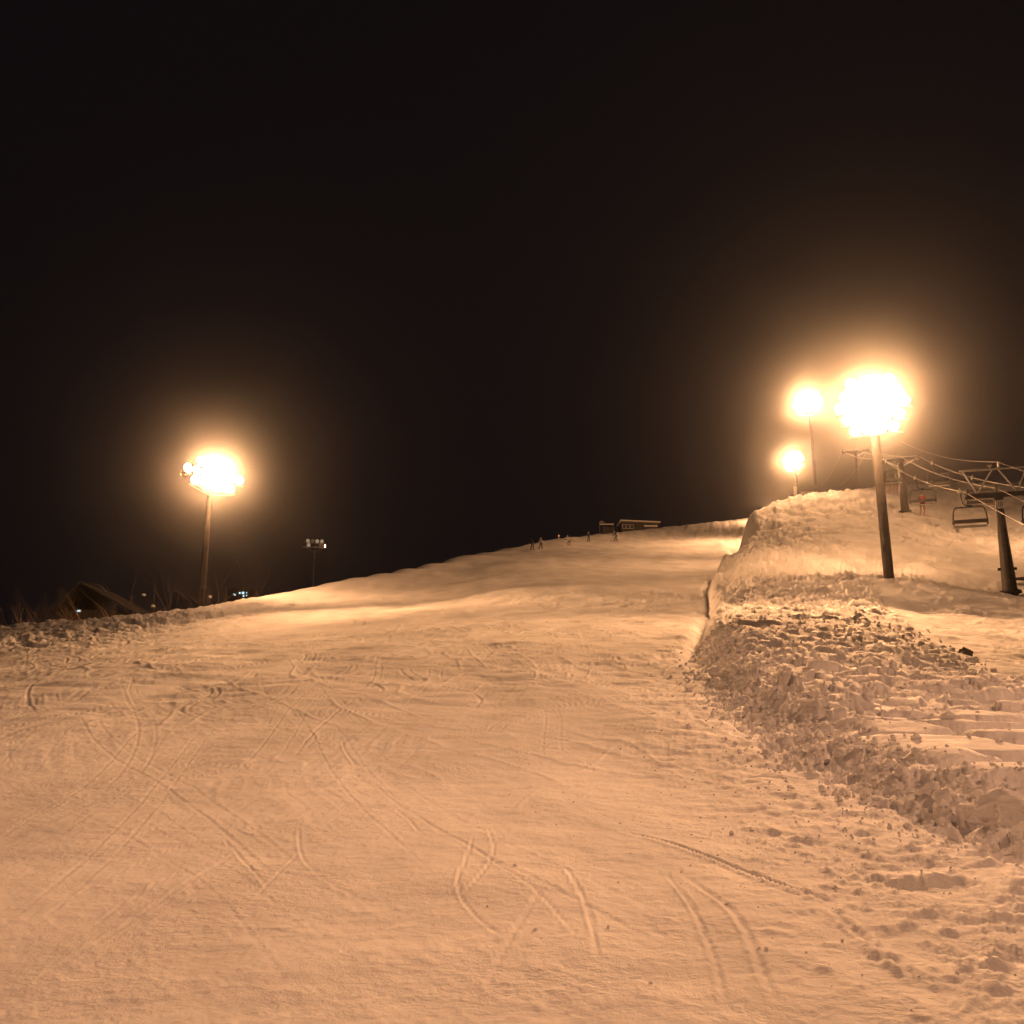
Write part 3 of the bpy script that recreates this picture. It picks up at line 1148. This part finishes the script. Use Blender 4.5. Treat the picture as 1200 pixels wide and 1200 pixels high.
c1 = T1 + LN * GAUGE / 2
c2 = T2 + LN * GAUGE / 2
c3 = T3 + LN * GAUGE / 2
lift_tower(T1, gz(c1.x, c1.y) , .42, .20, True, "nearest lift tower with open truss on its crossarm at the right edge", True)
lift_tower(T2, gz(c2.x, c2.y), .42, .30, False, "middle lift tower rising from the slope just behind the dazzling floodlight pole")
lift_tower(T3, gz(c3.x, c3.y), .20, .16, False, "slender far lift tower standing beyond the snow crest")


def chair_meshes():
    """a chair hanging from the rope; origin at the grip, facing local +Y (uphill)"""
    W, D = 1.9, .50
    d = {}
    bm = nb()
    box(bm, (0, 0, 0), (.10, .46, .13), bevel=.02)
    box(bm, (0, .02, .09), (.16, .16, .10))
    tube(bm, [(0, -.2, .02), (0, -.3, .16)], .03, 6)
    d['grip'] = (bm, 'steel')
    bm = nb()
    tube(bm, [(.04, 0, -.05), (.07, 0, -.45), (.12, 0, -.75), (.28, 0, -.92), (.50, 0, -.96)], .04, 8)
    tube(bm, [(.36, 0, -.95), (.64, 0, -.95)], .075, 8)
    d['hanger'] = (bm, 'dark_steel')
    cx = .45
    zt, zb = -1.02, -2.18
    hw = W / 2
    bm = nb()
    pts = []
    for sx in (-1, 1):
        side = [(cx + sx * (hw + .02), .0, zb), (cx + sx * (hw + .05), 0, zb + .28), (cx + sx * hw, 0, zt - .36), (cx + sx * (hw - .07), 0, zt - .10), (cx + sx * (hw - .22), 0, zt)]
        pts += side if sx < 0 else side[::-1]
    tube(bm, pts, .048, 8)
    d['frame'] = (bm, 'dark_steel')
    bm = nb()
    box(bm, (cx, -.02, zb + .25), (W, .07, .24), bevel=.025)
    d['backrest'] = (bm, 'seat')
    bm = nb()
    box(bm, (cx, .27, zb - .02), (W, D, .08), Matrix.Rotation(R(6), 3, 'X'), bevel=.03)
    d['seat'] = (bm, 'seat')
    bm = nb()
    tube(bm, [(cx - hw, -.01, zb - .09), (cx + hw, -.01, zb - .09)], .04, 8)
    d['seat_rail'] = (bm, 'steel')
    bm = nb()
    tube(bm, [(cx - hw - .05, 0, zb + .28), (cx - hw - .05, .42, zb + .24)], .03, 6)
    tube(bm, [(cx + hw + .05, 0, zb + .28), (cx + hw + .05, .42, zb + .24)], .03, 6)
    d['armrest'] = (bm, 'dark_steel')
    out = {}
    for k, (bm, m) in d.items():
        me = bpy.data.meshes.new(k)
        bmesh.ops.recalc_face_normals(bm, faces=bm.faces)
        bm.to_mesh(me)
        bm.free()
        me.materials.append(M[m])
        out[k] = me
    return out


CHAIR = chair_meshes()


def on_rope(pts, px):
    """point of the rope that is seen at column px"""
    best = None
    for a, b in zip(pts, pts[1:]):
        if a.y < 20:
            continue
        xa, xb = proj(a)[0], proj(b)[0]
        if (xa - px) * (xb - px) <= 0 and abs(xa - xb) > 1e-6:
            best = a.lerp(b, (px - xa) / (xb - xa))
            if a.y < 100:
                return best
    return best


def lift_chair(pts, px, label, swing=0):
    p = on_rope(pts, px)
    root = empty("lift_chair", p - Vector((0, 0, .05)), LA + swing)
    tag(root, label, "lift chair", "chairs hanging on the lift")
    for k, me in CHAIR.items():
        share(k, me, root)
    return root


ch_near = lift_chair(ROPE_L, 1124, "empty lift chair with dark seat hanging left of the nearest lift tower")
ch_edge = lift_chair(ROPE_R, 1205, "lift chair cut by the right edge of the picture")
ch_tower = lift_chair(ROPE_R, 1139, "lift chair half hidden behind the nearest tower's crossarm")
ch_sky = lift_chair(ROPE_R, 1092, "empty lift chair seen against the dark sky right of the floodlight pole")
ch_red = lift_chair(ROPE_L, 1072, "lift chair carrying the rider in red")
ch_far = lift_chair(ROPE_L, 1038, "farthest lift chair carrying dark riders next to the floodlight pole")


# ------------------------------------------------------------------ people
def skin_body(name, joints, edges, zones):
    names = list(joints)
    ix = {n: i for i, n in enumerate(names)}
    me = bpy.data.meshes.new(name)
    me.from_pydata([joints[n][0] for n in names], [(ix[a], ix[b]) for a, b in edges], [])
    o = bpy.data.objects.new(name, me)
    COL.objects.link(o)
    md = o.modifiers.new("skin", 'SKIN')
    for i, n in enumerate(names):
        r = joints[n][1]
        me.skin_vertices[0].data[i].radius = (r, r) if not hasattr(r, '__len__') else r
    me.skin_vertices[0].data[ix['pelvis']].use_root = True
    sb = o.modifiers.new("smooth", 'SUBSURF')
    sb.levels = sb.render_levels = 1
    bpy.context.view_layer.update()
    out = bpy.data.meshes.new_from_object(o.evaluated_get(bpy.context.evaluated_depsgraph_get()))
    out.name = name
    bpy.data.objects.remove(o)
    out.polygons.foreach_set("use_smooth", [True] * len(out.polygons))
    return out


def person_mesh(pose):
    """one continuous body: joint positions for a 1.75 m figure facing +Y"""
    j = {}
    if pose == 'seated':
        j['pelvis'] = ((0, .02, .10), .14)
        j['belly'] = ((0, .0, .30), .15)
        j['chest'] = ((0, .02, .52), .16)
        j['neck'] = ((0, .05, .70), .06)
        j['head'] = ((0, .08, .82), .095)
        j['crown'] = ((0, .08, .92), .085)
        for s, k in ((-1, 'l'), (1, 'r')):
            j['hip' + k] = ((s * .10, .06, .08), .10)
            j['knee' + k] = ((s * .13, .46, .06), .075)
            j['ank' + k] = ((s * .14, .50, -.38), .055)
            j['toe' + k] = ((s * .15, .66, -.44), .05)
            j['sho' + k] = ((s * .19, .03, .62), .075)
            j['elb' + k] = ((s * .27, .08, .36), .055)
            j['wri' + k] = ((s * .18, .32, .26), .04)
            j['han' + k] = ((s * .15, .42, .25), .045)
            j['thu' + k] = ((s * .10, .38, .29), .02)
    else:
        lean, wide, arm = pose
        j['pelvis'] = ((0, -.10, .84), .14)
        j['belly'] = ((0, -.04, 1.02), .15)
        j['chest'] = ((0, .06 + lean, 1.25), .165)
        j['neck'] = ((0, .12 + lean * 1.4, 1.44), .06)
        j['head'] = ((0, .17 + lean * 1.5, 1.57), .095)
        j['crown'] = ((0, .17 + lean * 1.5, 1.67), .085)
        for s, k in ((-1, 'l'), (1, 'r')):
            j['hip' + k] = ((s * .11, -.08, .82), .105)
            j['knee' + k] = ((s * wide * .7, .12, .47), .078)
            j['ank' + k] = ((s * wide, -.02, .13), .06)
            j['toe' + k] = ((s * wide, .17, .06), .055)
            j['sho' + k] = ((s * .20, .07 + lean, 1.36), .08)
            j['elb' + k] = ((s * (.30 + arm), .12 + lean, 1.10), .058)
            j['wri' + k] = ((s * (.27 + arm * 1.5), .36 + lean, 1.02), .042)
            j['han' + k] = ((s * (.26 + arm * 1.5), .45 + lean, 1.02), .046)
            j['thu' + k] = ((s * (.21 + arm * 1.5), .41 + lean, 1.06), .02)
    e = [('pelvis', 'belly'), ('belly', 'chest'), ('chest', 'neck'), ('neck', 'head'), ('head', 'crown')]
    for k in 'lr':
        e += [('pelvis', 'hip' + k), ('hip' + k, 'knee' + k), ('knee' + k, 'ank' + k), ('ank' + k, 'toe' + k),
              ('chest', 'sho' + k), ('sho' + k, 'elb' + k), ('elb' + k, 'wri' + k), ('wri' + k, 'han' + k), ('wri' + k, 'thu' + k)]
    return skin_body("body", j, e, None), j


def person(pose, loc, rz, jacket, trousers, label, skis=True, group=None, parent_seat=False):
    me, j = person_mesh(pose)
    for m in (jacket, trousers, 'skin', 'black'):
        me.materials.append(M[m])
    hz = j['hipl'][0][2]
    for p in me.polygons:
        c = p.center
        near = min(j, key=lambda n: (Vector(j[n][0]) - c).length)
        if near in ('head', 'crown'):
            p.material_index = 2
        elif near[:3] in ('hip', 'kne') or near == 'pelvis':
            p.material_index = 1
        elif near[:3] in ('ank', 'toe', 'han', 'thu'):
            p.material_index = 3
        else:
            p.material_index = 0
    root = empty("person", loc, rz)
    tag(root, label, "person", group)
    share("body", me, root)
    h = Vector(j['head'][0])
    bm = nb()
    bmesh.ops.create_icosphere(bm, subdivisions=2, radius=.125)
    bmesh.ops.bisect_plane(bm, geom=bm.verts[:] + bm.edges[:] + bm.faces[:], plane_co=(0, .02, -.01), plane_no=(0, -.35, -1), clear_outer=True)
    bmesh.ops.translate(bm, verts=bm.verts, vec=h + Vector((0, 0, .05)))
    build("helmet", bm, 'black', root, True)
    bm = nb()
    box(bm, h + Vector((0, .095, .03)), (.16, .05, .07), bevel=.02)
    build("goggles", bm, 'pane', root)
    if skis:
        for k in 'lr':
            a = Vector(j['toe' + k][0])
            bm = nb()
            box(bm, (a.x, a.y - .05, .022), (.09, 1.45, .02))
            tube(bm, [(a.x, a.y + .67, .025), (a.x, a.y + .80, .06), (a.x, a.y + .88, .13)], [.04, .035, .015], 6)
            build("ski", bm, 'ski', root)
        for s, k in ((-1, 'l'), (1, 'r')):
            a = Vector(j['han' + k][0])
            bm = nb()
            tube(bm, [a + Vector((0, .02, .08)), (a.x + s * .12, a.y - .35, .05)], [.014, .008], 6)
            drum(bm, (a.x + s * .117, a.y - .335, .10), (0, 0, 1), .045, .01, 8)
            build("ski_pole", bm, 'steel', root)
    return root


skiers = [
    (624, 645, (.05, .24, .0), 2.6, 'black', 'black', "dark skier standing leftmost of the group on the far crest"),
    (634, 643, (.02, .20, .02), 2.9, 'beige', 'grey', "faint light-clothed skier just right of the leftmost dark skier"),
    (667, 640, (.14, .26, .05), 2.2, 'beige', 'grey', "skier in light clothes bending forward in the middle of the crest group"),
    (690, 636, (.08, .16, .04), 2.9, 'navy', 'grey', "dark skier with arm out below the left end of the far hut"),
    (722, 635, (.12, .24, .08), 2.3, 'navy', 'black', "dark skier striding below the long far hut, rightmost of the group"),
]
for px, py, pose, rz, a, b, lab in skiers:
    h = hit(px, py)
    p = P(px, py, 165)
    if h:
        p = h
    person(pose, (p[0], p[1], gz(p[0], p[1])), rz, a, b, lab, True, "skiers near the top of the slope")


def seat_rider(chair, dx, jacket, trousers, label):
    m = Matrix.Translation(chair.location) @ Matrix.Rotation(chair.rotation_euler.z, 4, 'Z')
    p = m @ Vector((.45 + dx, .20, -2.13))
    r = person('seated', p, chair.rotation_euler.z, jacket, trousers, label, False)
    h = nb()
    for s in (-.15, .15):
        box(h, (s, .62, -.52), (.09, 1.5, .02), Matrix.Rotation(R(-14), 3, 'X'))
    build("ski", h, 'ski', r)
    return r


def seat_rider_back(*a):
    return seat_rider(*a)


seat_rider(ch_red, -.02, 'red', 'red', "rider in a red suit sitting alone on a lift chair")
seat_rider(ch_far, -.35, 'black', 'black', "left of two dark riders on the farthest lift chair")
seat_rider(ch_far, .35, 'navy', 'black', "right of two dark riders on the farthest lift chair")


# ------------------------------------------------------------------ buildings far up and down the hill
def far_hut():
    c = P(748, 617, 222)
    root = empty("lift_hut", (c[0], c[1], c[2] - 3.2), R(4))
    tag(root, "long low hut with a pale flat roof edge on the far crest", "hut")
    W = 9.0
    bm = nb()
    box(bm, (0, 0, 1.8), (W - .6, 4, 3.6))
    build("wall", bm, 'wall', root)
    bm = nb()
    box(bm, (0, -.2, 3.75), (W, 5, .28), Matrix.Rotation(R(1.5), 3, 'Y'))
    build("roof", bm, 'pale', root)
    for k, x in enumerate((-3.6, -2.7, -1.8)):
        bm = nb()
        box(bm, (x, -2.03, 2.6), (.72, .07, .9))
        f = build("window", bm, 'pale', root)
        bm = nb()
        box(bm, (x, -2.08, 2.6), (.56, .04, .74))
        build("pane", bm, 'pane', f)
    bm = nb()
    box(bm, (2.4, -2.04, 2.85), (3.0, .06, .35))
    build("signboard", bm, 'pale', root)
    bm = nb()
    box(bm, (.2, -2.04, 1.6), (1.0, .08, 2.2))
    d = build("door", bm, 'roof', root)
    bm = nb()
    box(bm, (.55, -2.11, 1.5), (.05, .05, .16))
    build("handle", bm, 'steel', d)
    # gantry left of it
    c = P(711, 617, 220)
    root = empty("gantry", (c[0], c[1], c[2] - 3.0), 0)
    tag(root, "dark gantry frame with a small pale cap left of the far hut", "gantry")
    for x in (-1.55, 1.5):
        bm = nb()
        box(bm, (x, 0, 1.9), (.22, .22, 3.9))
        build("post", bm, 'tower', root)
    bm = nb()
    box(bm, (0, 0, 3.5), (3.1, .3, .22))
    build("beam", bm, 'pale', root)
    bm = nb()
    box(bm, (.25, .3, 2.2), (2.4, .12, 1.7))
    build("panel", bm, 'roof', root)
    bm = nb()
    tube(bm, [(-1.1, 0, 3.9), (-1.1, 0, 4.35)], [.75, .05], 4)
    build("cap", bm, 'pale', root)


far_hut()


def marker_post():
    p = P(655, 633, 192)
    z = gz(p[0], p[1])
    root = empty("marker_post", (p[0], p[1], z))
    tag(root, "thin piste marker post on the far crest between the skiers", "marker post")
    bm = nb()
    tube(bm, [(0, 0, -.3), (0, 0, p[2] - z + 1.0)], .07, 6)
    build("post", bm, 'pale', root)
    bm = nb()
    box(bm, (0, -.08, p[2] - z + .85), (.32, .03, .35))
    build("marker_board", bm, 'pale', root)


marker_post()


def shelter():
    """dark gabled roof on the left beyond the shoulder"""
    c = P(120, 718, 84)
    root = empty("gabled_shed", (c[0], c[1], c[2] - 3.0), R(-8))
    tag(root, "dark gabled shed roof beyond the left shoulder among bare shrubs", "shed")
    bm = nb()
    box(bm, (0, 0, 1.4), (5.4, 5, 2.8))
    build("wall", bm, 'wall', root)
    ridge = 5.0
    for sx, w in ((-1, 2.2), (1, 4.4)):
        bm = nb()
        a = Vector((-.6, 0, ridge))
        b = Vector((-.6 + sx * w, 0, 2.7))
        d = (b - a)
        n = Vector((-d.z, 0, d.x)).normalized() * .12
        vs = [bm.verts.new(p + Vector((0, yy, 0))) for yy in (-3, 3) for p in (a, b, b + n, a + n)]
        for f in ((0, 1, 2, 3), (7, 6, 5, 4), (0, 4, 5, 1), (1, 5, 6, 2), (2, 6, 7, 3), (3, 7, 4, 0)):
            bm.faces.new([vs[i] for i in f])
        build("roof", bm, 'roof', root)
    bm = nb()
    tube(bm, [(-1.6, -1, 4.7), (-1.2, -1, 5.2), (-.4, -1, 5.3), (.3, -1, 5.0), (.8, -1, 4.4)], .05, 6)
    build("arched_rail", bm, 'tower', root)
    q = P(110, 728, 80.9)
    bm = nb()
    box(bm, (-.55, -2.56, 2.72), (.34, .08, .2))
    f = build("window", bm, 'pale', root)
    bm = nb()
    box(bm, (-.55, -2.61, 2.72), (.26, .04, .13))
    build("pane", bm, 'lit_pane', f)


shelter()


def lit_block():
    c = P(284, 700, 150)
    root = empty("lit_building", (c[0], c[1], c[2] - 6), R(6))
    tag(root, "small dark building with pale blue lit windows beyond the left shoulder", "building")
    bm = nb()
    box(bm, (0, 0, 3.4), (3.9, 4, 6.8))
    build("wall", bm, 'roof', root)
    bm = nb()
    box(bm, (0, 0, 6.9), (4.2, 4.3, .2))
    build("roof", bm, 'roof', root)
    for x, z, w in ((-.75, 5.97, .20), (-.1, 6.27, .24), (.38, 6.28, .34), (.88, 6.32, .16), (.48, 5.85, .22), (.92, 5.9, .16), (-.95, 6.1, .12)):
        bm = nb()
        box(bm, (x, -2.03, z), (w + .10, .06, w + .12))
        f = build("window", bm, 'dark_steel', root)
        bm = nb()
        box(bm, (x, -2.075, z), (w, .03, w))
        build("pane", bm, 'lit_pane', f)


lit_block()


# ------------------------------------------------------------------ bare shrubs and trees left of the shoulder
def bare_tree(base_xyz, height, spread, stems, label, seed, clumps=0, thick=1.0):
    r = random.Random(seed)
    root = empty("bare_tree", base_xyz)
    tag(root, label, "bare tree", "leafless trees beyond the left shoulder")
    tb, cb = nb(), nb()
    tips = []

    def grow(bm, p, d, L, rad, depth):
        pts, rads = [p], [rad]
        q, dd = p.copy(), d.copy()
        for k in range(3):
            dd = (dd + Vector((r.gauss(0, .16), r.gauss(0, .16), r.gauss(.05, .10)))).normalized()
            q = q + dd * L / 3
            pts.append(q.copy())
            rads.append(rad * (1 - .22 * (k + 1)))
        tube(bm, pts, rads, 5 if depth < 2 else 3, cap=depth < 2)
        if depth >= 5 or rad < .004:
            tips.append(q)
            return
        for k in range(r.choice((2, 3, 3)) if depth < 3 else 3):
            i = r.choice((2, 3, 3))
            nd = (dd + Vector((r.gauss(0, .55), r.gauss(0, .45), r.gauss(.12, .25)))).normalized()
            grow(cb, pts[i], nd, L * r.uniform(.55, .8), rads[i] * .68, depth + 1)

    for k in range(stems):
        a = r.uniform(0, 6.28)
        d = Vector((math.cos(a) * spread, math.sin(a) * spread * .6, 1)).normalized()
        grow(tb, Vector((math.cos(a) * .12, math.sin(a) * .12, -.3)), d, height * .42, .08 * thick * height / 3, 0)
    build("trunk", tb, 'bark', root)
    build("crown", cb, 'bark', root)
    for k in range(clumps):
        t = r.choice(tips)
        share("snow_clump", r.choice(chunk_meshes), root, t * r.uniform(.6, .95), (0, 0, r.random() * 6), (.24, .22, .2))
    return root


for px, py, Y, hpx, spread, stems, seed, clumps, thick, lab in (
        (14, 722, 66, 52, .55, 6, 1, 0, 1.0, "bare shrub with fanned branches at the far left edge of the picture"),
        (47, 724, 68, 42, .30, 3, 2, 0, 1.0, "thin upright bare shrub second from the left edge"),
        (82, 722, 68, 36, .85, 5, 3, 0, .9, "low spreading bare shrub in front of the gabled shed's left corner"),
        (124, 718, 72, 50, .50, 4, 4, 0, .9, "round-topped bare shrub in front of the gabled shed's roof"),
        (30, 722, 70, 36, .60, 4, 9, 0, .9, "small bare bush tucked between the two leftmost shrubs"),
        (198, 722, 96, 80, .35, 3, 5, 9, .8, "bare tree with snow clumps left of the lit floodlight pole"),
        (282, 712, 112, 80, .45, 4, 6, 0, .8, "large faint bare tree right of the lit floodlight pole"),
        (163, 722, 82, 34, .60, 4, 12, 0, .8, "low bare shrub just right of the gabled shed's lower eave"),
        (222, 718, 92, 62, .40, 3, 13, 0, .8, "slim bare tree immediately left of the lit floodlight pole's foot"),
        (312, 704, 122, 56, .55, 4, 14, 0, .8, "faint bare tree right of the pale blue lit windows"),
        (258, 714, 118, 64, .40, 3, 8, 0, .8, "faint bare tree close behind the lit floodlight pole")):
    b = P(px, py, Y)
    zt = P(px, py - hpx, Y)[2]
    g = gz(b[0], b[1])
    bare_tree((b[0], b[1], g), max(2.0, zt - g), spread, stems, lab, seed, clumps, thick)


# ------------------------------------------------------------------ small things on the snow
def lump(name, px, py, size, label, cat, mat, sq=(1, .8, .9), seed=1):
    h = hit(px, py)
    r = random.Random(seed)
    bm = nb()
    bmesh.ops.create_icosphere(bm, subdivisions=3, radius=size)
    for v in bm.verts:
        n = v.co.normalized()
        k = 1 + .16 * math.sin(n.x * 5 + seed) * math.cos(n.y * 4 + 1) + .10 * math.sin(n.z * 9 + n.x * 7) + r.uniform(-.04, .04)
        v.co = Vector((v.co.x * sq[0], v.co.y * sq[1], v.co.z * sq[2])) * k
    o = build(name, bm, mat, None, False, (h[0], h[1], gz(h[0], h[1]) + size * .35))
    return tag(o, label, cat)


lump("rock", 1131, 764, .15, "dark oval rock at the right end of the broken snow plates", "rock", 'rock', (1.25, .8, 1.0), 3)
h = hit(1198, 682)
bm = nb()
tube(bm, [(-.9, 0, .08), (0, .03, .12), (1.6, .1, .12)], [.10, .12, .12], 8)
o = build("timber_log", bm, 'wood', None, False, (h[0] + .35, h[1], gz(h[0], h[1])))
tag(o, "dark timber log lying on the snow right of the nearest lift tower", "log")


def snow_fence():
    c = P(942, 580, 138)
    z = gz(c[0], c[1])
    root = empty("snow_fence", (c[0], c[1], z), R(-6))
    tag(root, "pale slatted fence at the foot of the lowest lit floodlight", "fence")
    top = c[2] - z + .45
    for x in (-.2, .6, 1.4):
        bm = nb()
        box(bm, (x, 0, top / 2), (.08, .08, top))
        build("post", bm, 'pale', root)
    for k in range(5):
        bm = nb()
        box(bm, (.6, -.06, top - .06 - k * .2), (1.75, .03, .11))
        build("slat", bm, 'pale', root)
    c = P(932, 577, 138)
    z = gz(c[0], c[1])
    root = empty("notice_board", (c[0], c[1], z))
    tag(root, "upright white board left of the lowest lit floodlight pole", "board")
    t = c[2] - z
    bm = nb()
    box(bm, (0, 0, t + .1), (.46, .05, 1.6))
    build("panel", bm, 'white', root)
    for x in (-.16, .16):
        bm = nb()
        box(bm, (x, .06, t / 2), (.06, .06, t + .6))
        build("post", bm, 'steel', root)


snow_fence()

# ------------------------------------------------------------------ thin scattering air added to imitate lens glare round the lamps
bm = nb()
box(bm, (0, 300, 60), (2100, 2600, 260))
hz = build("glare_haze", bm, M['steel'], None)
hm = bpy.data.materials.new("glare_haze")
hm.use_nodes = True
nt = hm.node_tree
nt.nodes.remove(nt.nodes["Principled BSDF"])
pv = nt.nodes.new("ShaderNodeVolumePrincipled")
pv.inputs["Color"].default_value = (.95, .95, .95, 1)
pv.inputs["Density"].default_value = 0.00032
pv.inputs["Anisotropy"].default_value = 0.985
nt.links.new(pv.outputs[0], nt.nodes["Material Output"].inputs["Volume"])
hz.data.materials.clear()
hz.data.materials.append(hm)
tag(hz, kind='stuff')
